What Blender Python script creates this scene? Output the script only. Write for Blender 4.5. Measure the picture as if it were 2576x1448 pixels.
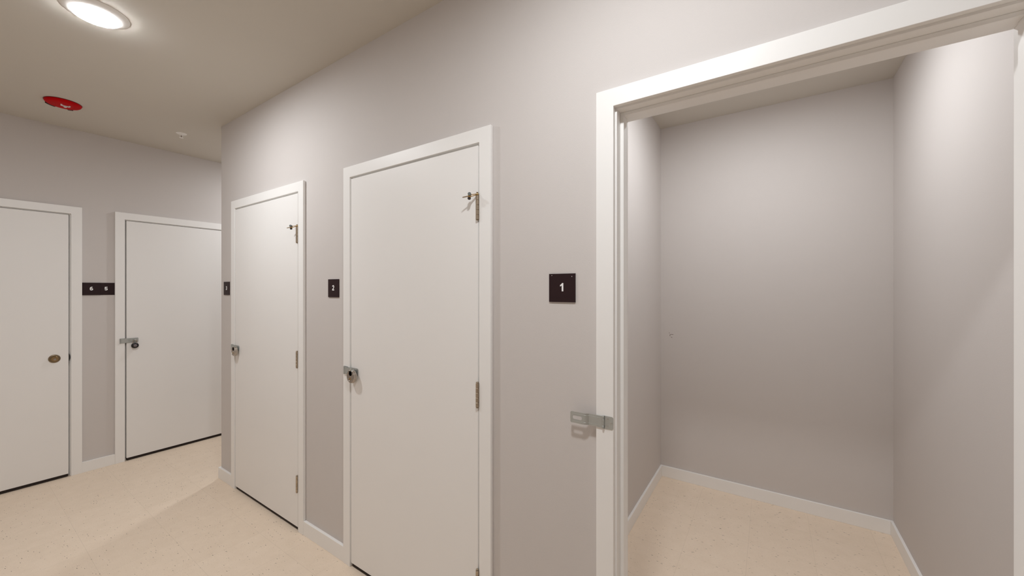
import bpy, bmesh, math, random
from mathutils import Vector, Matrix
PI = math.pi
sc = bpy.context.scene
C = sc.collection
for o in list(bpy.data.objects): bpy.data.objects.remove(o)

# ---------------------------------------------------------------- camera, world, exposure
YAW = 0.5898
cd = bpy.data.cameras.new('camera'); cam = bpy.data.objects.new('camera', cd); C.objects.link(cam)
cam.location = (0, 0, 1.524); cam.rotation_euler = (PI/2, 0, YAW)
cd.sensor_width = 36.0; cd.lens = 967.1/2576*36.0; cd.shift_y = 2.08/2576
cd.clip_start = 0.02; cd.clip_end = 60
sc.camera = cam
w = bpy.data.worlds.new('world'); sc.world = w; w.use_nodes = True
w.node_tree.nodes['Background'].inputs[0].default_value = (0, 0, 0, 1)
sc.view_settings.view_transform = 'Standard'; sc.view_settings.look = 'None'
sc.view_settings.exposure = 0.0; sc.view_settings.gamma = 1.0; sc.view_settings.use_curve_mapping = False
sc.cycles.max_bounces = 14; sc.cycles.diffuse_bounces = 10; sc.cycles.use_denoising = True
LAMP_RGB = (0.955, 0.98, 1.0)
HALL_L, FAR_L, CLOSET_L = 334.0, 236.0, 244.0      # radiance of the lamp lenses

# ---------------------------------------------------------------- plan of the place (metres; x along the numbered doors, y into the closets)
D = 1.2752          # face of the wall with doors 1-3
WX = 4.745          # face of the left wall (x = -WX)
CORNER = -3.678     # outside corner of the door wall
CEIL = 2.831
CT, CI = 2.1956, 2.1357   # casing top, casing underside
TH = 0.118          # wall thickness
CB, CL, CR = 3.2966, -0.740, 0.639   # closet 1: back, left, right faces
OA = [(-0.4335, 0.480), (-1.913, -1.007), (-3.386, -2.457)]
OW = [(-0.313, 0.605), (0.919, 1.839)]
CW = 0.0605; CTH = 0.018; REV = 0.006

# ---------------------------------------------------------------- materials
def nodes(name):
    m = bpy.data.materials.new(name); m.use_nodes = True
    nt = m.node_tree; return m, nt, nt.nodes['Principled BSDF']
def mat(name, col, rough=0.5, metal=0.0, var=0.03, scale=8.0, bump=0.0, bscale=400.0, coat=0.0):
    m, nt, b = nodes(name)
    tc = nt.nodes.new('ShaderNodeTexCoord')
    nz = nt.nodes.new('ShaderNodeTexNoise'); nz.inputs['Scale'].default_value = scale; nz.inputs['Detail'].default_value = 3
    nt.links.new(tc.outputs['Object'], nz.inputs['Vector'])
    mx = nt.nodes.new('ShaderNodeMix'); mx.data_type = 'RGBA'
    mx.inputs[6].default_value = tuple(min(1, c*(1-var)) for c in col) + (1,)
    mx.inputs[7].default_value = tuple(min(1, c*(1+var)) for c in col) + (1,)
    nt.links.new(nz.outputs['Fac'], mx.inputs[0]); nt.links.new(mx.outputs[2], b.inputs['Base Color'])
    b.inputs['Roughness'].default_value = rough; b.inputs['Metallic'].default_value = metal
    if coat: b.inputs['Coat Weight'].default_value = coat
    if bump:
        n2 = nt.nodes.new('ShaderNodeTexNoise'); n2.inputs['Scale'].default_value = bscale; n2.inputs['Detail'].default_value = 2
        nt.links.new(tc.outputs['Object'], n2.inputs['Vector'])
        bp = nt.nodes.new('ShaderNodeBump'); bp.inputs['Strength'].default_value = bump; bp.inputs['Distance'].default_value = 0.001
        nt.links.new(n2.outputs['Fac'], bp.inputs['Height']); nt.links.new(bp.outputs['Normal'], b.inputs['Normal'])
    return m
def mat_emit(name, rgb, strength):
    m, nt, b = nodes(name)
    b.inputs['Base Color'].default_value = (.9, .9, .9, 1)
    b.inputs['Emission Color'].default_value = rgb + (1,); b.inputs['Emission Strength'].default_value = strength
    return m
def mat_floor():
    m, nt, b = nodes('vinyl_tile'); L = nt.links; N = nt.nodes.new
    tc = N('ShaderNodeTexCoord'); sep = N('ShaderNodeSeparateXYZ'); L.new(tc.outputs['Object'], sep.inputs[0])
    def mth(op, a, bb=None):
        n = N('ShaderNodeMath'); n.operation = op
        for i, v in enumerate((a, bb)):
            if v is None: continue
            if isinstance(v, (int, float)): n.inputs[i].default_value = v
            else: L.new(v, n.inputs[i])
        return n.outputs[0]
    T = 0.3175
    gx = mth('DIVIDE', mth('ADD', sep.outputs[0], 0.105 + 40*T), T); gy = mth('DIVIDE', mth('ADD', sep.outputs[1], -0.8 + 40*T), T)
    def edge(g):
        f = mth('FRACT', g); return mth('MINIMUM', f, mth('SUBTRACT', 1.0, f))
    line = mth('LESS_THAN', mth('MINIMUM', edge(gx), edge(gy)), 0.0022)
    cell = N('ShaderNodeCombineXYZ'); L.new(mth('FLOOR', gx), cell.inputs[0]); L.new(mth('FLOOR', gy), cell.inputs[1])
    wn = N('ShaderNodeTexWhiteNoise'); wn.noise_dimensions = '3D'; L.new(cell.outputs[0], wn.inputs[0])
    n1 = N('ShaderNodeTexNoise'); n1.inputs['Scale'].default_value = 14; n1.inputs['Detail'].default_value = 5; L.new(tc.outputs['Object'], n1.inputs['Vector'])
    base = N('ShaderNodeMix'); base.data_type = 'RGBA'
    base.inputs[6].default_value = FLOOR_A + (1,); base.inputs[7].default_value = FLOOR_B + (1,)
    L.new(mth('ADD', mth('MULTIPLY', n1.outputs['Fac'], 0.75), mth('MULTIPLY', wn.outputs['Value'], 0.14)), base.inputs[0])
    col = base.outputs[2]
    def flecks(sx, sy, rot, size, keep, rgb, fac, col):
        mp = N('ShaderNodeMapping'); mp.inputs['Scale'].default_value = (sx, sy, 1); mp.inputs['Rotation'].default_value = (0, 0, rot)
        L.new(tc.outputs['Object'], mp.inputs['Vector'])
        wv = N('ShaderNodeTexNoise'); wv.inputs['Scale'].default_value = 60; L.new(tc.outputs['Object'], wv.inputs['Vector'])
        ad = N('ShaderNodeMix'); ad.data_type = 'VECTOR'; ad.inputs[0].default_value = 0.06
        L.new(mp.outputs[0], ad.inputs[4]); L.new(wv.outputs['Color'], ad.inputs[5])
        v = N('ShaderNodeTexVoronoi'); v.voronoi_dimensions = '2D'; v.inputs['Scale'].default_value = 1.0; L.new(ad.outputs[1], v.inputs['Vector'])
        sp = N('ShaderNodeSeparateColor'); L.new(v.outputs['Color'], sp.inputs[0])
        hit = mth('MULTIPLY', mth('LESS_THAN', v.outputs['Distance'], mth('MULTIPLY', sp.outputs[1], size)), mth('GREATER_THAN', sp.outputs[0], keep))
        mx = N('ShaderNodeMix'); mx.data_type = 'RGBA'; L.new(mth('MULTIPLY', hit, fac), mx.inputs[0])
        L.new(col, mx.inputs[6]); mx.inputs[7].default_value = rgb + (1,); return mx.outputs[2]
    col = flecks(52, 190, 0.22, 0.22, 0.62, (.50, .41, .30), 0.34, col)
    col = flecks(40, 150, 0.6, 0.24, 0.6, (.92, .80, .64), 0.35, col)
    col = flecks(40, 165, 0.12, 0.24, 0.945, (.15, .11, .075), 0.8, col)
    col = flecks(55, 120, -0.2, 0.2, 0.965, (.16, .12, .08), 0.75, col)
    mx = N('ShaderNodeMix'); mx.data_type = 'RGBA'; L.new(mth('MULTIPLY', line, 0.22), mx.inputs[0]); L.new(col, mx.inputs[6])
    mx.inputs[7].default_value = (.25, .2, .14, 1); L.new(mx.outputs[2], b.inputs['Base Color'])
    b.inputs['Roughness'].default_value = 0.5; b.inputs['Specular IOR Level'].default_value = 0.25
    return m
FLOOR_A, FLOOR_B = (.745, .617, .487), (.865, .735, .602)
M = {}
M['wall'] = mat('wall_paint', (.612, .576, .556), .75, var=.012, scale=3, bump=.25, bscale=420)
M['ceiling'] = mat('ceiling_paint', (.61, .575, .515), .9, var=.012, scale=3, bump=.1, bscale=300)
M['white'] = mat('white_trim_paint', (.865, .855, .838), .42, var=.01, scale=5)
M['door'] = mat('white_door_paint', (.845, .832, .815), .45, var=.012, scale=3)
M['floor'] = mat_floor()
M['zinc'] = mat('zinc_plate', (.49, .51, .495), .42, .75, .06, 60)
M['screw'] = mat('screw_steel', (.55, .55, .53), .3, 1, .05, 80)
M['dark'] = mat('dark_recess', (.015, .012, .01), .7)
M['bronze'] = mat('hinge_nickel', (.46, .38, .29), .36, .9, .12, 50)
M['steel'] = mat('polished_steel', (.50, .45, .40), .14, 1, .05, 40)
M['brass'] = mat('worn_brass', (.5, .33, .14), .3, 1, .08, 60)
M['rubber'] = mat('grey_rubber', (.12, .13, .13), .7, 0, .1, 60)
M['darkrubber'] = mat('dark_rubber', (.035, .025, .02), .7, 0, .1, 60)
M['black'] = mat('black_enamel', (.008, .006, .007), .3, 0, .1, 60)
M['dial'] = mat('grey_dial', (.2, .17, .18), .4, .3, .1, 90)
M['sign'] = mat('dark_brown_acrylic', (.022, .009, .010), .5, 0, .08, 30)
M['sign'].node_tree.nodes['Principled BSDF'].inputs['Specular IOR Level'].default_value = .22
M['digit'] = mat('white_letter', (.9, .9, .9), .5)
M['red'] = mat('red_plastic', (.50, .001, .003), .55, 0, .05, 20)
M['red'].node_tree.nodes['Principled BSDF'].inputs['Specular IOR Level'].default_value = .08
M['darkred'] = mat('dark_red_plastic', (.09, .001, .002), .45, 0, .05, 20)
M['palered'] = mat('pale_red_print', (.42, .05, .05), .5)
M['strobe'] = mat('clear_strobe_lens', (.72, .68, .68), .15, 0, .1, 120)
M['plastic'] = mat('white_plastic', (.90, .885, .86), .45, 0, .02, 30)
M['bolt'] = mat('aged_nickel', (.26, .20, .13), .3, 1, .1, 60)
M['cap'] = mat('brass_tinted_cap', (.33, .23, .12), .28, 1, .1, 60)
M['sweep'] = mat('painted_gap_shadow', (.018, .010, .007), .8, 0, .1, 40)  # near-black colour, shadow under the closed doors painted in
M['scuff'] = mat('scuff', (.17, .14, .11), .9)
M['lens_hall'] = mat_emit('lit_lens', LAMP_RGB, HALL_L)
M['lens_far'] = mat_emit('lit_lens_far', LAMP_RGB, FAR_L)
M['lens_closet'] = mat_emit('lit_lens_closet', LAMP_RGB, CLOSET_L)

# ---------------------------------------------------------------- mesh helpers
def box(bm, x0, x1, y0, y1, z0, z1):
    v = [bm.verts.new(p) for p in ((x0,y0,z0),(x1,y0,z0),(x1,y1,z0),(x0,y1,z0),(x0,y0,z1),(x1,y0,z1),(x1,y1,z1),(x0,y1,z1))]
    for f in ((3,2,1,0),(4,5,6,7),(0,1,5,4),(1,2,6,5),(2,3,7,6),(3,0,4,7)): bm.faces.new([v[i] for i in f])
def prism(bm, pts, axis, a, b):
    """extrude a 2-D outline; axis 'y': pts are (x,z), axis 'z': pts are (x,y), axis 'x': pts are (y,z)"""
    def P(p, t): return {'y': (p[0], t, p[1]), 'z': (p[0], p[1], t), 'x': (t, p[0], p[1])}[axis]
    A = [bm.verts.new(P(p, a)) for p in pts]; B = [bm.verts.new(P(p, b)) for p in pts]
    n = len(pts); bm.faces.new(A); bm.faces.new(B[::-1])
    for i in range(n): bm.faces.new((A[i], B[i], B[(i+1) % n], A[(i+1) % n]))
def lathe(bm, prof, n=32, origin=(0,0,0), axis=(0,0,1)):
    """prof: list of (radius, height along axis)"""
    q = Vector((0,0,1)).rotation_difference(Vector(axis).normalized()).to_matrix(); o = Vector(origin)
    rings = []
    for r, h in prof:
        if r < 1e-6: rings.append([bm.verts.new(o + q @ Vector((0,0,h)))])
        else: rings.append([bm.verts.new(o + q @ Vector((r*math.cos(2*PI*k/n), r*math.sin(2*PI*k/n), h))) for k in range(n)])
    for A, B in zip(rings, rings[1:]):
        for k in range(n):
            k2 = (k+1) % n
            if len(A) == 1 and len(B) == 1: continue
            if len(A) == 1: bm.faces.new((A[0], B[k2], B[k]))
            elif len(B) == 1: bm.faces.new((A[k], A[k2], B[0]))
            else: bm.faces.new((A[k], A[k2], B[k2], B[k]))
def cyl(bm, p, q, r, n=16, r2=None):
    p, q = Vector(p), Vector(q); h = (q-p).length; r2 = r if r2 is None else r2
    e = min(r, r2)*.12
    lathe(bm, [(0,0),(r-e,0),(r,e),(r2,h-e),(r2-e,h),(0,h)], n, p, q-p)
def tube(bm, pts, r, n=10):
    pts = [Vector(p) for p in pts]; rings = []
    t0 = (pts[1]-pts[0]).normalized(); up = Vector((0,0,1)) if abs(t0.z) < .9 else Vector((1,0,0))
    u = t0.cross(up).normalized()
    for i, p in enumerate(pts):
        t = (pts[min(i+1, len(pts)-1)] - pts[max(i-1, 0)]).normalized()
        u = (u - t*u.dot(t)).normalized(); v = t.cross(u)
        rings.append([bm.verts.new(p + r*(math.cos(2*PI*k/n)*u + math.sin(2*PI*k/n)*v)) for k in range(n)])
    for A, B in zip(rings, rings[1:]):
        for k in range(n): bm.faces.new((A[k], A[(k+1)%n], B[(k+1)%n], B[k]))
    bm.faces.new(rings[0][::-1]); bm.faces.new(rings[-1])
def obj(name, bm, m, parent=None, smooth=None, bevel=0, seg=2):
    bmesh.ops.recalc_face_normals(bm, faces=bm.faces)
    me = bpy.data.meshes.new(name); bm.to_mesh(me); bm.free(); me.materials.append(m)
    o = bpy.data.objects.new(name, me); C.objects.link(o)
    if parent: o.parent = parent
    if bevel:
        b = o.modifiers.new('bevel', 'BEVEL'); b.width = bevel; b.segments = seg; b.limit_method = 'ANGLE'; b.angle_limit = math.radians(40)
    if smooth:
        for p in me.polygons: p.use_smooth = True
        me.set_sharp_from_angle(angle=math.radians(smooth))
    return o
def tag(o, label, cat, group=None, kind=None):
    o['label'] = label; o['category'] = cat
    if group: o['group'] = group
    if kind: o['kind'] = kind
    return o
def empty(name):
    o = bpy.data.objects.new(name, None); o.empty_display_size = .05; C.objects.link(o); return o
def place(o, wall, x, z=0, off=0):
    """put a thing built in wall coordinates (x right along the wall, y into it) on the door wall 'A' or the left wall 'W'"""
    if wall == 'A': o.location = (x, D-off, z)
    else: o.location = (-WX+off, x, z); o.rotation_euler = (0, 0, PI/2)
    return o
def copy_tree(o, parent=None):
    c = o.copy(); C.objects.link(c)
    if parent: c.parent = parent; c.matrix_parent_inverse = o.matrix_parent_inverse.copy()
    for ch in list(o.children): copy_tree(ch, c)
    return c

# ---------------------------------------------------------------- the setting
XR, YB, YE = 2.3, -1.0, 4.6       # right end, wall behind the camera, far end of the side passage
def struct(name, bm, m, label, cat, **k): return tag(obj(name, bm, m, **k), label, cat, kind='structure')
b = bmesh.new(); box(b, -WX-.9, XR+.12, YB-.12, YE+.12, -.06, 0); struct('floor', b, M['floor'], 'beige speckled vinyl tile floor of hall and closet', 'floor')
b = bmesh.new(); box(b, -WX-.9, XR+.12, YB-.12, YE+.12, CEIL, CEIL+.08); struct('ceiling', b, M['ceiling'], 'smooth beige painted ceiling over hall and closet', 'ceiling')
def wall_with_openings(bm, x0, x1, ops, y0, y1):
    x = x0
    for a, c in sorted(ops):
        a, c = a-.013, c+.013
        box(bm, x, a, y0, y1, 0, CEIL); box(bm, a, c, y0, y1, CI+.013, CEIL); x = c
    box(bm, x, x1, y0, y1, 0, CEIL)
b = bmesh.new(); wall_with_openings(b, CORNER, XR, OA, D, D+TH)
struct('wall_right', b, M['wall'], 'warm grey wall with numbered doors 1, 2 and 3', 'wall')
b = bmesh.new(); wall_with_openings(b, YB, YE, OW, 0, TH)
o = struct('wall_left', b, M['wall'], 'warm grey wall at left holding doors 5 and 6', 'wall'); place(o, 'W', 0)
b = bmesh.new(); box(b, CORNER, CORNER+TH, D+TH, YE, 0, CEIL); struct('wall_passage', b, M['wall'], 'side wall of the passage behind the outside corner', 'wall')
b = bmesh.new(); box(b, CL-TH, CL, D+TH, CB, 0, CEIL); struct('wall_closet_left', b, M['wall'], 'left side wall inside the open closet', 'wall')
b = bmesh.new(); box(b, CR, CR+TH, D+TH, CB, 0, CEIL); struct('wall_closet_right', b, M['wall'], 'right side wall inside the open closet', 'wall')
b = bmesh.new(); box(b, CORNER+TH, XR, CB, CB+TH, 0, CEIL); wcb = struct('wall_closet_back', b, M['wall'], 'back wall of the open closet', 'wall')
b = bmesh.new(); box(b, -WX, XR, YB-.12, YB, 0, CEIL); struct('wall_behind', b, M['wall'], 'hall wall behind the camera', 'wall')
b = bmesh.new(); box(b, XR, XR+.12, YB, CB, 0, CEIL); struct('wall_end', b, M['wall'], 'end wall of the hall past the right edge of the picture', 'wall')
b = bmesh.new(); box(b, -WX, CORNER+TH, YE, YE+.12, 0, CEIL); struct('wall_passage_end', b, M['wall'], 'end wall of the side passage', 'wall')
b = bmesh.new(); box(b, -WX-.9, -WX-TH, YB, YB+.1, 0, CEIL); box(b, -WX-.9, -WX-TH, YE, YE+.1, 0, CEIL); box(b, -WX-.9, -WX-.8, YB+.1, YE, 0, CEIL)
struct('wall_store_back', b, M['wall'], 'rear wall of the stores behind doors 5 and 6', 'wall')
# scuff on the closet's back wall
b = bmesh.new()
def scuff(pts, wd):
    for (x0, z0), (x1, z1) in zip(pts, pts[1:]):
        d = Vector((x1-x0, z1-z0)); n = Vector((-d.y, d.x)).normalized()*wd/2
        prism(b, [(x0-n.x, z0-n.y), (x1-n.x, z1-n.y), (x1+n.x, z1+n.y), (x0+n.x, z0+n.y)], 'y', CB-.0003, CB+.001)
SX, SZ = -0.664, 1.147
scuff([(SX+.022, SZ+.009), (SX+.004, SZ+.010), (SX-.006, SZ+.004), (SX-.002, SZ-.006)], .0035)
scuff([(SX+.004, SZ-.013), (SX+.013, SZ-.016)], .004)
scuff([(SX-.012, SZ+.021), (SX-.004, SZ+.019)], .003)
o = obj('scuff_mark', b, M['scuff'], wcb); o['label'] = 'small dark scuff scratched in the paint'

# baseboards
BBH = 0.0865
nb = 0
def baseboard(side, x0, x1, y0, y1, label):
    b = bmesh.new(); box(b, x0, x1, y0, y1, 0, BBH)
    return struct('baseboard_'+side, b, M['white'], label, 'baseboard', bevel=.0015)
BT = .016
baseboard('right', CORNER-BT, OA[2][0]-CW, D-BT, D, 'short white baseboard left of door 3 at the corner')
baseboard('right', OA[2][1]+CW, OA[1][0]-CW, D-BT, D, 'white baseboard between doors 3 and 2')
baseboard('right', OA[1][1]+CW, OA[0][0]-CW, D-BT, D, 'white baseboard under sign 1 between door 2 and the open doorway')
baseboard('right', OA[0][1]+CW, XR, D-BT, D, 'white baseboard right of the open doorway')
baseboard('passage', CORNER-BT, CORNER, D, YE, 'white baseboard running into the passage')
baseboard('left', -WX, -WX+BT, OW[0][1]+CW, OW[1][0]-CW, 'white baseboard between doors 6 and 5')
baseboard('left', -WX, -WX+BT, OW[1][1]+CW, YE, 'white baseboard beyond door 5')
baseboard('left', -WX, -WX+BT, YB, OW[0][0]-CW, 'white baseboard left of door 6')
baseboard('closet_left', CL, CL+.014, D+TH, CB, 'white baseboard on the closet left wall')
baseboard('closet_back', CL+.014, CR-.014, CB-.014, CB, 'white baseboard on the closet back wall')
baseboard('closet_right', CR-.014, CR, D+TH, CB, 'white baseboard on the closet right wall')
baseboard('behind', -WX+BT, XR, YB, YB+BT, 'white baseboard on the wall behind the camera')

# ---------------------------------------------------------------- door trim and doors, in wall coordinates
def trim(n, wall, a, c, label):
    wdt = c-a
    b = bmesh.new()
    def U(e, z1): return [(-CW+e, 0), (0, 0), (0, CI), (wdt, CI), (wdt, 0), (wdt+CW-e, 0), (wdt+CW-e, z1), (-CW+e, z1)]
    prism(b, U(0, CT), 'y', -CTH, -.0035); prism(b, U(.003, CT-.003), 'y', -.0035, 0)
    r = struct('trim_%d' % n, b, M['white'], label, 'door casing', bevel=.0012); place(r, wall, a)
    # jamb boards
    b = bmesh.new(); e = .013; J0, J1 = 0.0, TH+.004
    box(b, -e, REV, J0, J1, 0, CI+e); box(b, wdt-REV, wdt+e, J0, J1, 0, CI+e); box(b, REV, wdt-REV, J0, J1, CI-REV, CI+e)
    obj('jamb', b, M['white'], r, bevel=.0008)
    b = bmesh.new(); s0, s1 = .035, .070; t = .012
    box(b, REV, REV+t, s0, s1, 0, CI-REV); box(b, wdt-REV-t, wdt-REV, s0, s1, 0, CI-REV); box(b, REV+t, wdt-REV-t, s0, s1, CI-REV-t, CI-REV)
    obj('stop_strip', b, M['white'], r, bevel=.0015)
    return r
HZ = (1.864, 1.080, 0.298)
def hinge_bm(x, y, z, raised=False):
    b = bmesh.new(); L = .1016; g = .0010; seg = L/5
    for k in range(5): cyl(b, (x, y, z-L/2+k*seg+g/2), (x, y, z-L/2+(k+1)*seg-g/2), .0066, 16)
    cyl(b, (x, y, z-L/2+.0005), (x, y, z+L/2-.0005), .0052, 12)
    if raised:
        cyl(b, (x, y, z+L/2), (x, y, z+L/2+.012), .0022, 12)
        lathe(b, [(0,0),(.003,0),(.0048,.0016),(.0048,.003),(.003,.004),(0,.0042)], 16, (x, y, z+L/2+.0095))
    else: lathe(b, [(0,0),(.0045,0),(.0062,.002),(.005,.0045),(0,.0052)], 16, (x, y, z+L/2))
    lathe(b, [(0,0),(.004,0),(.0052,.002),(.004,.003),(0,.0034)], 16, (x, y, z-L/2-.0034))
    box(b, x-.0005, x+.0066, y+.0042, y+.0062, z-L/2, z+L/2)
    return b
def door(n, wall, a, c, label, gap=.003, hinges=True, rgap=.0025):
    wdt = c-a
    b = bmesh.new(); box(b, REV+gap, wdt-REV-rgap, -.0150, .032, .025, CI-REV-.0045)
    r = struct('door_%d' % n, b, M['door'], label, 'door', bevel=.0012); place(r, wall, a)
    b = bmesh.new(); box(b, REV+gap+.002, wdt-REV-rgap-.002, -.008, .001, .0045, .0275); o = obj('door_sweep', b, M['sweep'], r); o['label'] = 'dark strip standing in for the shadow under the door'  # dark strip stands in for the shadow in the gap below the leaf
    if hinges:
        for z in HZ:
            h = obj('hinge', hinge_bm(wdt-.0075, -.0205, z, z == HZ[0]), M['bronze'], r, smooth=40); h['label'] = 'dark nickel butt hinge knuckle'
    return r
trim(1, 'A', *OA[0], 'white casing and jamb of the open closet doorway')
trim(2, 'A', *OA[1], 'white casing around door 2')
trim(3, 'A', *OA[2], 'white casing around door 3')
t5 = trim(5, 'W', *OW[1], 'white casing around door 5 partly behind the corner')
t6 = trim(6, 'W', *OW[0], 'white casing around door 6 at left edge')
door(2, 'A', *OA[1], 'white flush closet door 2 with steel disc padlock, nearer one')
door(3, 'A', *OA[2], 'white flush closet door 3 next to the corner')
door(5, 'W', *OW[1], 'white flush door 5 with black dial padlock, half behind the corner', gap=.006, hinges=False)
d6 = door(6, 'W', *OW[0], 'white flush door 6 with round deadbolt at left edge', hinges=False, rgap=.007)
# door 1 stands open, folded right back against the wall beyond the picture's edge
b = bmesh.new(); box(b, .018, .86, -.066, -.022, .019, CI-REV-.0045)
d1 = struct('door_1', b, M['door'], 'white door 1 swung fully open against the wall', 'door', bevel=.0012); place(d1, 'A', OA[0][1])
for z in HZ: obj('hinge', hinge_bm(-.002, -.0265, z), M['bronze'], d1, smooth=40)

# deadbolt of door 6
dx = .517-OW[0][0]; dz = .968
b = bmesh.new(); lathe(b, [(0,0),(.0325,0),(.0325,.003),(.0305,.006),(.0265,.0075),(.0245,.0075),(.0238,.006),(0,.006)], 40, (dx, -.015, dz), (0,-1,0))
db = obj('deadbolt', b, M['bolt'], d6, smooth=35); db['label'] = 'round aged nickel deadbolt'
b = bmesh.new(); lathe(b, [(0,.0058),(.0205,.0058),(.0205,.012),(.018,.0145),(0,.015)], 32, (dx, -.015, dz), (0,-1,0)); obj('cylinder_cap', b, M['cap'], db, smooth=35)
b = bmesh.new(); lathe(b, [(0,.014),(.008,.014),(.008,.0168),(.007,.0175),(0,.0175)], 24, (dx+.001, -.015, dz-.004), (0,-1,0)); box(b, dx, dx+.002, -.0332, -.0326, dz-.009, dz+.001); obj('keyway', b, M['steel'], db, smooth=35)
# dark strike recess beside the deadbolt
b = bmesh.new(); sx = OW[0][1]-OW[0][0]
pts = [(sx-.0128+.0095*math.sin(PI*k/12), .968-.03*math.cos(PI*k/12)) for k in range(13)]
prism(b, pts, 'y', -.0125, -.0005); o = obj('strike_recess', b, M['dark'], t6); o['label'] = 'dark half-round strike recess'

# ---------------------------------------------------------------- number signs
def ribbon(bm, pts, wd, y0, y1):
    P = [Vector(p) for p in pts]; Ls, Rs = [], []
    for i, p in enumerate(P):
        d0 = (P[i]-P[i-1]).normalized() if i else None; d1 = (P[i+1]-P[i]).normalized() if i < len(P)-1 else None
        d = (d0 or d1) if not (d0 and d1) else (d0+d1).normalized()
        k = 1/max(.5, d.dot(d1 or d0)); n = Vector((-d.y, d.x))*wd/2*k
        Ls.append(p+n); Rs.append(p-n)
    for i in range(len(P)-1): prism(bm, [tuple(Ls[i]), tuple(Ls[i+1]), tuple(Rs[i+1]), tuple(Rs[i])], 'y', y0, y1)
def arc(cx, cy, rx, ry, a0, a1, n=14): return [(cx+rx*math.cos(math.radians(a0+(a1-a0)*i/n)), cy+ry*math.sin(math.radians(a0+(a1-a0)*i/n))) for i in range(n+1)]
def digit_bm(ch, H, y0, y1):
    bm = bmesh.new(); paths = []; wd = .205
    if ch == '1':
        prism(bm, [(x*H, (z-.5)*H) for x, z in ((.0,0),(.21,0),(.21,1),(.04,1),(-.02,.91),(-.12,.82),(-.22,.77),(-.22,.59),(-.1,.64),(0,.72))], 'y', y0, y1)
    elif ch == '2':
        paths = [arc(0,.69,.225,.215,172,-28) + [(.11,.45),(-.05,.29),(-.20,.13)], [(-.32,.09),(.32,.09)]]
    elif ch == '3':
        paths = [arc(0,.715,.20,.19,165,-75), arc(0,.295,.225,.205,80,-168), [(-.06,.515),(.08,.515)]]
    elif ch == '5':
        paths = [[(.29,.902),(-.19,.902)], [(-.125,1.003),(-.20,.43)], arc(0,.325,.225,.225,152,-162,24)]
    elif ch == '6':
        paths = [arc(0,.32,.21,.225,80,280,20), arc(0,.32,.21,.225,260,460,20), arc(.06,.50,.27,.405,62,180) + [(-.21,.36)]]
    for k, p in enumerate(paths): ribbon(bm, [(x*H, (z-.5)*H) for x, z in p], wd*H, y0-.00012*k, y1)
    return bm
def sign(ch, wall, x, z, label, wd=.106, ht=.104, off=0, th=.0048, pins=False):
    b = bmesh.new(); box(b, -wd/2, wd/2, -th, 0, -ht/2, ht/2)
    r = empty('room_sign'); pl = obj('plate', b, M['sign'], r, bevel=.0006)
    d = obj('numeral', digit_bm(ch, .030, -th-.0008, -th+.0002), M['digit'], r); d.location = (0, 0, .0025); d['label'] = 'white raised numeral %s' % ch
    if pins:
        for px, pz in ((-.041, .046), (.040, .041)):
            b = bmesh.new(); lathe(b, [(0,0),(.0014,0),(.001,.0006),(0,.0008)], 12, (px, -th, pz), (0,-1,0)); p = obj('pin_head', b, M['strobe'], r); p['label'] = 'tiny pale fixing pin'
    tag(r, label, 'sign', 'numbered door signs'); place(r, wall, x, z, off); return r
sign('1', 'A', -.631, 1.5275, 'square dark brown sign with white numeral 1 beside the open doorway', pins=True)
sign('2', 'A', -2.092, 1.5275, 'square dark brown sign with white numeral 2 left of door 2')
sign('3', 'A', -3.567, 1.5275, 'square dark brown sign with white numeral 3 near the outside corner')
sign('5', 'W', .806, 1.5235, 'dark brown sign with white numeral 5 touching the right-hand casing on left wall', wd=.104, th=.004)
sign('6', 'W', .7195, 1.5235, 'dark brown sign with white numeral 6 overlapping sign 5 on left wall', wd=.1045, off=.0041, th=.004)

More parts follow.
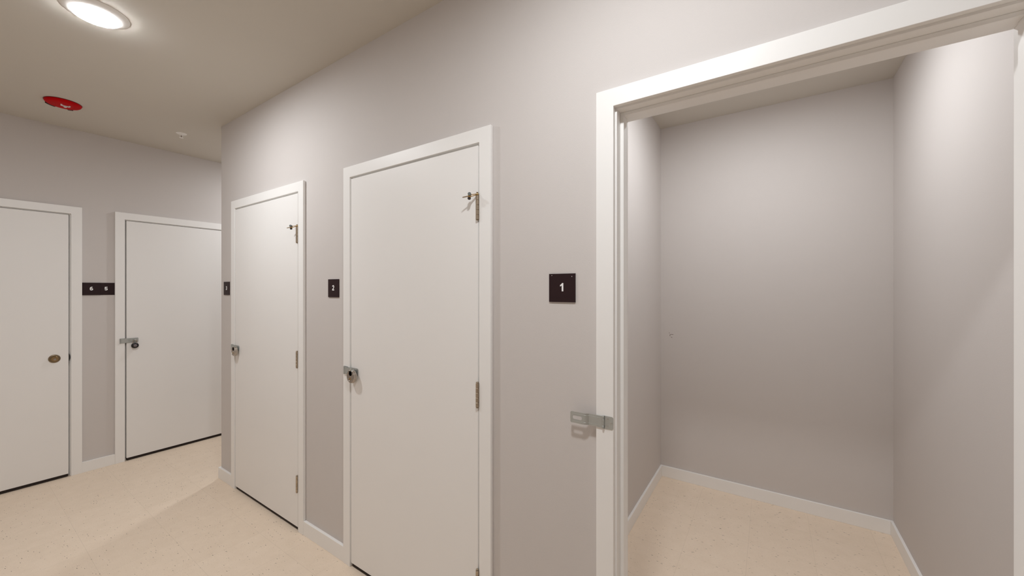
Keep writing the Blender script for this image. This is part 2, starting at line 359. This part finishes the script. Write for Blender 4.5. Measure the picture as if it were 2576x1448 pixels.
# ---------------------------------------------------------------- hasps
def strap_bm(sgn, ys):
    """ys: (y near barrel, y at the slotted end)"""
    b = bmesh.new(); th = .0016; hz = .0195; rows = []
    S0, S1, hr = .074, .110, .0065
    xs = [.0035, .02, .045, .052, .060, .066, .0739]
    for k in range(7): xs.append(S0+hr*(1-math.cos(PI/2*k/6)))
    for k in range(7): xs.append(S1-hr+hr*math.sin(PI/2*k/6))
    xs += [.1101, .1145, .118]
    def yy(x):
        t = min(1, max(0, (x-.052)/.012)); t = t*t*(3-2*t); return ys[0]+(ys[1]-ys[0])*t
    def sl(x):
        if x < S0 or x > S1: return None
        if x < S0+hr: return hr*math.sqrt(max(0, 1-((S0+hr-x)/hr)**2))
        if x > S1-hr: return hr*math.sqrt(max(0, 1-((x-S1+hr)/hr)**2))
        return hr
    for x in xs:
        h = sl(x); hzz = hz if x < .117 else hz-.0035
        zz = (-hzz, -(h if h else .0001), (h if h else .0001), hzz)
        rows.append((x, h, [[b.verts.new((sgn*x, yy(x)+d, z)) for z in zz] for d in (0, -th)]))
    for (xa, ha, A), (xb, hb, B) in zip(rows, rows[1:]):
        hole = ha is not None and hb is not None
        for k in (0, 1, 2):
            if k == 1 and hole: continue
            for s in (0, 1): b.faces.new((A[s][k], A[s][k+1], B[s][k+1], B[s][k]))
        for k in (0, 3): b.faces.new((A[0][k], B[0][k], B[1][k], A[1][k]))
        if hole:
            for k in (1, 2): b.faces.new((A[0][k], B[0][k], B[1][k], A[1][k]))
    for R in (rows[0][2], rows[-1][2]):
        for k in range(3): b.faces.new((R[0][k], R[0][k+1], R[1][k+1], R[1][k]))
    for z in (-.0125, .0125):
        tube(b, [(sgn*x, yy(x)-th+.0004, z) for x in (.012, .03, .052, .056, .060, .064, .08, .108)], .0011, 8)
    cyl(b, (0, -.0042, -.0105), (0, -.0042, .0105), .0040, 14)
    box(b, min(0, sgn*.0045), max(0, sgn*.0045), min(ys[0], ys[0]-th), max(ys[0], ys[0]-th), -.0105, .0105)
    return b
def hasp(opened):
    r = empty('hasp')
    b = bmesh.new(); prism(b, [(.002,-.0215),(.0295,-.0215),(.0335,-.017),(.0335,.017),(.0295,.0215),(.002,.0215)], 'y', -.0016, 0)
    for z0, z1 in ((-.0215,-.0112),(.0112,.0215)): cyl(b, (0, -.0042, z0), (0, -.0042, z1), .0040, 14); box(b, 0, .004, -.0016, 0, z0, z1)
    pl = obj('hinge_plate', b, M['zinc'], r, smooth=35)
    for x, z in ((.0150,.012),(.0265,0),(.0130,-.012)):
        b = bmesh.new(); lathe(b, [(0,.0009),(.0012,.0012),(.0015,.0024),(.0034,.0022),(.0036,.0016),(0,.0014)], 16, (x, 0, z), (0,-1,0)); obj('screw', b, M['screw'], pl, smooth=50)
    b = bmesh.new(); cyl(b, (0, -.0042, -.0225), (0, -.0042, .0225), .0018, 10); obj('hinge_pin', b, M['screw'], r, smooth=40)
    if opened: s = obj('slotted_strap', strap_bm(-1, (-.0025, -.0105)), M['zinc'], r, smooth=35)
    else: s = obj('slotted_strap', strap_bm(1, (-.0042, .0010)), M['zinc'], r, smooth=35)
    s['label'] = 'zinc strap with long rounded slot'
    if not opened:
        sx = .092; yb = .0030
        b = bmesh.new(); prism(b, [(sx-.014,-.015),(sx+.014,-.015),(sx+.014,.015),(sx-.014,.015)], 'y', yb-.0018, yb)
        cyl(b, (sx, yb, 0), (sx, yb-.012, 0), .0055, 16)
        tube(b, [(sx, yb-.008, -.009)] + [(sx, yb-.017-.009*math.sin(PI*k/10), -.009*math.cos(PI*k/10)) for k in range(11)] + [(sx, yb-.008, .009)], .0026, 10)
        cyl(b, (sx, yb-.0095, -.0115), (sx, yb-.0095, .0115), .0028, 10)
        obj('staple', b, M['zinc'], r, smooth=40)
    return r
HZP = 1.073
h1 = hasp(True); tag(h1, 'open zinc hasp folded back on the left casing of the open doorway', 'hasp', 'door hasps'); place(h1, 'A', OA[0][0]-.0335, HZP, CTH)
hc = hasp(False); tag(hc, 'closed zinc hasp across the left edge of door 2', 'hasp', 'door hasps'); place(hc, 'A', OA[1][0]-.045, 1.075, CTH)
h3 = copy_tree(hc); tag(h3, 'closed zinc hasp across the left edge of door 3', 'hasp', 'door hasps'); place(h3, 'A', OA[2][0]-.039, 1.078, CTH)
h5 = copy_tree(hc); tag(h5, 'closed zinc hasp across the left edge of door 5', 'hasp', 'door hasps'); place(h5, 'W', OW[1][0]-.030, 1.066, CTH)

# ---------------------------------------------------------------- padlocks
def disc_lock():
    r = empty('disc_padlock'); R = .0345; hw = .0105
    a0 = math.acos(hw/R)
    out = [(R*math.cos(a0-t), R*math.sin(a0-t)) for t in [ (2*a0+PI)*k/48 for k in range(49)]]
    notch = [(-hw, .015), (-hw*.7, .0085), (0, .0065), (hw*.7, .0085), (hw, .015)]
    b = bmesh.new(); prism(b, out + notch, 'y', -.0095, .0095)
    bd = obj('body', b, M['steel'], r, bevel=.0075, seg=6)
    for p in bd.data.polygons: p.use_smooth = True
    bd.data.set_sharp_from_angle(angle=math.radians(50))
    b = bmesh.new(); tube(b, [(.0255*math.cos(t), -.0092, .0255*math.sin(t)) for t in [math.radians(112+316*k/40) for k in range(41)]], .0014, 8); obj('face_ring', b, M['steel'], r, smooth=60)
    b = bmesh.new(); tube(b, [((R+.0002)*math.cos(t), 0, (R+.0002)*math.sin(t)) for t in [math.radians(112+316*k/48) for k in range(49)]], .0020, 8); obj('rim_band', b, M['steel'], r, smooth=60)
    b = bmesh.new(); tube(b, [(.0265*math.cos(t), 0, .0265*math.sin(t)) for t in [math.radians(60+60*k/14) for k in range(15)]], .0042, 12); obj('shackle', b, M['steel'], r, smooth=60)
    b = bmesh.new(); prism(b, [(-.0098,.0155),(-.0066,.0092),(0,.0073),(.0066,.0092),(.0098,.0155),(.0098,.0215),(-.0098,.0215)], 'y', -.0060, .0060); o = obj('shackle_recess', b, M['dark'], r); o['label'] = 'dark shackle opening'
    b = bmesh.new(); lathe(b, [(0,0),(.0062,0),(.0060,.0012),(.0048,.0016),(0,.0016)], 24, (-.003, -.0093, -.012), (0,-1,0)); kw = obj('key_cylinder', b, M['brass'], r, smooth=40); kw['label'] = 'brass key cylinder'
    b = bmesh.new(); box(b, -.0038, -.0022, -.0113, -.0108, -.0155, -.0085); obj('keyhole', b, M['dark'], kw)
    return r
dl = disc_lock(); tag(dl, 'round steel disc padlock hanging on the hasp of door 2', 'padlock', 'disc padlocks'); place(dl, 'A', OA[1][0]-.045+.092, 1.0535, .036)
dl3 = copy_tree(dl); tag(dl3, 'round steel disc padlock hanging on the hasp of door 3', 'padlock', 'disc padlocks'); place(dl3, 'A', OA[2][0]-.039+.092, 1.0565, .036)
r = empty('dial_padlock'); R = .0245
b = bmesh.new(); lathe(b, [(0,-.010),(R-.004,-.010),(R,-.006),(R,.005),(R-.005,.010),(.0145,.0105),(0,.0105)], 40, (0,0,0), (0,-1,0)); o = obj('body', b, M['black'], r, smooth=40); o['label'] = 'black round lock body'
b = bmesh.new(); lathe(b, [(0,.010),(.0120,.010),(.0125,.0125),(.0098,.0128),(.0095,.0165),(.008,.0175),(0,.0175)], 30, (0,0,0), (0,-1,0)); o = obj('dial', b, M['dial'], r, smooth=40); o['label'] = 'grey combination dial'
b = bmesh.new(); tube(b, [(-.0125, 0, .018), (-.0125, 0, .036)] + [(-.0125*math.cos(PI*k/12), 0, .0375+.0125*math.sin(PI*k/12)) for k in range(13)] + [(.0125, 0, .036), (.0125, 0, .018)], .0034, 12); obj('shackle', b, M['steel'], r, smooth=60)
tag(r, 'black dial padlock with thin steel shackle hanging on door 5', 'padlock'); place(r, 'W', OW[1][0]-.030+.092, 1.0185, .034)

# ---------------------------------------------------------------- hinge-pin door stops
def door_stop():
    r = empty('hinge_pin_stop')           # origin on the hinge pin, y negative = out from the door
    E = Vector((-.021, -.0245, -.005)); u = E.normalized()
    b = bmesh.new(); lathe(b, [(.0030,0),(.0066,0),(.0070,.001),(.0070,.005),(.0066,.0058),(.0030,.0058)], 20, (0,0,0))
    def bar(p, q, w, t):
        p, q = Vector(p), Vector(q); d = (q-p).normalized(); n = Vector((-d.y, d.x, 0)).normalized()*w; k = d.cross(n).normalized()*t
        A = [b.verts.new(p+i*n+j*k) for i, j in ((1,1),(-1,1),(-1,-1),(1,-1))]; B = [b.verts.new(q+i*n*.8+j*k) for i, j in ((1,1),(-1,1),(-1,-1),(1,-1))]
        b.faces.new(A); b.faces.new(B[::-1])
        for i in range(4): b.faces.new((A[i], B[i], B[(i+1)%4], A[(i+1)%4]))
    bar((-.003,-.004,.0042), E+Vector((0,.001,.0050)), .0035, .0012)
    bar((-.003,-.003,.0010), E+Vector((-.003,.002,-.0040)), .0035, .0014)
    lathe(b, [(0,-.0055),(.0055,-.0055),(.0066,-.003),(.0066,.003),(.0055,.0055),(0,.0055)], 20, E, (-.92,-.38,-.1))
    obj('bracket', b, M['brass'], r, bevel=.0004, smooth=40)
    b = bmesh.new(); p0 = E; p1 = Vector((-.049, -.0365, -.0100))
    cyl(b, p0, p1, .0024, 12)
    for k in range(8): q = p0.lerp(p1, .35+.075*k); lathe(b, [(.0023,-.0006),(.0029,0),(.0023,.0006)], 12, q, p1-p0)
    obj('threaded_rod', b, M['bronze'], r, smooth=40)
    b = bmesh.new(); cyl(b, E + Vector((-.003,.004,.0050)), E + Vector((.0060,-.0085,.0068)), .0070, 20); o = obj('bumper', b, M['rubber'], r, smooth=40); o['label'] = 'grey rubber bumper'
    b = bmesh.new(); lathe(b, [(0,-.004),(.0055,-.004),(.0070,-.001),(.0066,.004),(.004,.0065),(0,.007)], 20, E + Vector((-.003,.001,-.0085)), (-.25,.3,-.9)); o = obj('pad', b, M['darkrubber'], r, smooth=40); o['label'] = 'dark rubber pad'
    return r
def stop_at(r, k): place(r, 'A', OA[k][1]-.0075, HZ[0]+.0508+.0004, .0205)
ds = door_stop(); tag(ds, 'brass hinge pin door stop on the top hinge of door 2', 'door stop', 'hinge pin door stops'); stop_at(ds, 1)
ds3 = copy_tree(ds); tag(ds3, 'brass hinge pin door stop on the top hinge of door 3', 'door stop', 'hinge pin door stops'); stop_at(ds3, 2)

# ---------------------------------------------------------------- ceiling fittings
def lamp(x, y, m, label):
    r = empty('ceiling_light'); r.location = (x, y, CEIL)
    b = bmesh.new(); lathe(b, [(.116,0),(.1155,-.0025),(.112,-.0045),(.0815,-.0205),(.0792,-.0212),(.0770,-.0205)], 64); obj('trim_ring', b, M['plastic'], r, smooth=35)
    b = bmesh.new(); lathe(b, [(.0785,-.0205),(.0785,-.0228),(.074,-.0238),(.060,-.0252),(.03,-.0262),(0,-.0265)], 64); o = obj('lens', b, m, r, smooth=60); o['label'] = 'glowing white lens'
    return tag(r, label, 'ceiling light', 'round ceiling lights')
lamp(-2.648, .416, M['lens_hall'], 'round lit ceiling light at top left of the hall')
lamp(-.30, .422, M['lens_hall'], 'round lit ceiling light overhead in front of the open doorway')
lamp(-4.21, 2.31, M['lens_far'], 'round lit ceiling light in the passage behind the corner')
lamp(-.05, 2.34, M['lens_closet'], 'round lit ceiling light inside the open closet')

# red fire alarm sounder
r = empty('fire_alarm'); r.location = (-4.12, .49, CEIL)
b = bmesh.new(); lathe(b, [(0,0),(.088,0),(.0895,-.001),(.0885,-.007),(.0850,-.0135),(.0790,-.0185),(.070,-.0215),(.058,-.0228),(0,-.0235)], 56); hb = obj('housing', b, M['red'], r, smooth=30)
b = bmesh.new(); lathe(b, [(.0885,-.0035),(.0906,-.0028),(.0906,-.0008),(.0885,-.0002)], 56); o = obj('rim', b, M['darkred'], r, smooth=40); o['label'] = 'dark red rim'
def slot(a0, a1, name):
    b = bmesh.new(); n = 10; ri, ro = .076, .0880
    pts = [(ro*math.cos(a0+(a1-a0)*k/n), ro*math.sin(a0+(a1-a0)*k/n)) for k in range(n+1)] + [(ri*math.cos(a1+(a0-a1)*k/n), ri*math.sin(a1+(a0-a1)*k/n)) for k in range(n+1)]
    prism(b, pts, 'z', -.0205, -.006); o = obj(name, b, M['dark'], r); o['label'] = 'dark sounder slot'
slot(math.radians(200), math.radians(242), 'sounder_slot'); slot(math.radians(140), math.radians(158), 'sounder_slot')
b = bmesh.new(); box(b, .004, .020, -.013, .029, -.0275, -.0224); lathe(b, [(0,-.0365),(.006,-.0355),(.0095,-.0305),(.0095,-.0270)], 20, (.012, .008, 0))
sl = obj('strobe', b, M['strobe'], r, bevel=.001, smooth=35); sl['label'] = 'clear strobe lens on the red face'
for y in (-.011, .027):
    b = bmesh.new(); lathe(b, [(0,-.009),(.0035,-.0085),(.0050,-.004),(.0050,.001)], 16, (.028, y, -.0222)); obj('strobe_post', b, M['strobe'], sl, smooth=50)
b = bmesh.new(); box(b, .002, .004, -.052, -.043, -.0233, -.0222); box(b, -.004, .003, -.041, -.039, -.0233, -.0222); o = obj('print_mark', b, M['palered'], r); o['label'] = 'faint pale print'
tag(r, 'round red fire alarm sounder with small strobe on the ceiling', 'fire alarm')

# sprinkler
r = empty('sprinkler'); r.location = (-4.115, 1.142, CEIL)
b = bmesh.new(); lathe(b, [(0,0),(.036,0),(.0365,-.0015),(.033,-.004),(.018,-.0055),(.012,-.004),(0,-.004)], 40); obj('escutcheon', b, M['plastic'], r, smooth=40)
b = bmesh.new(); cyl(b, (0,0,-.003), (0,0,-.016), .0065, 16)
for s in (1, -1): tube(b, [(.003*s,.004*s,-.014), (.006*s,.009*s,-.020), (.006*s,.009*s,-.027), (.002*s,.003*s,-.034)], .0016, 8)
obj('frame_arms', b, M['plastic'], r, smooth=40)
b = bmesh.new(); cyl(b, (0,0,-.015), (0,0,-.031), .0018, 10); o = obj('bulb', b, M['darkred'], r, smooth=40); o['label'] = 'dark glass bulb'
b = bmesh.new(); lathe(b, [(0,-.0325),(.0045,-.033),(.014,-.0350),(.0145,-.0362),(.004,-.0365),(0,-.0375)], 24); obj('deflector', b, M['plastic'], r, smooth=40)
tag(r, 'small white pendent fire sprinkler on ceiling near the corner', 'sprinkler')
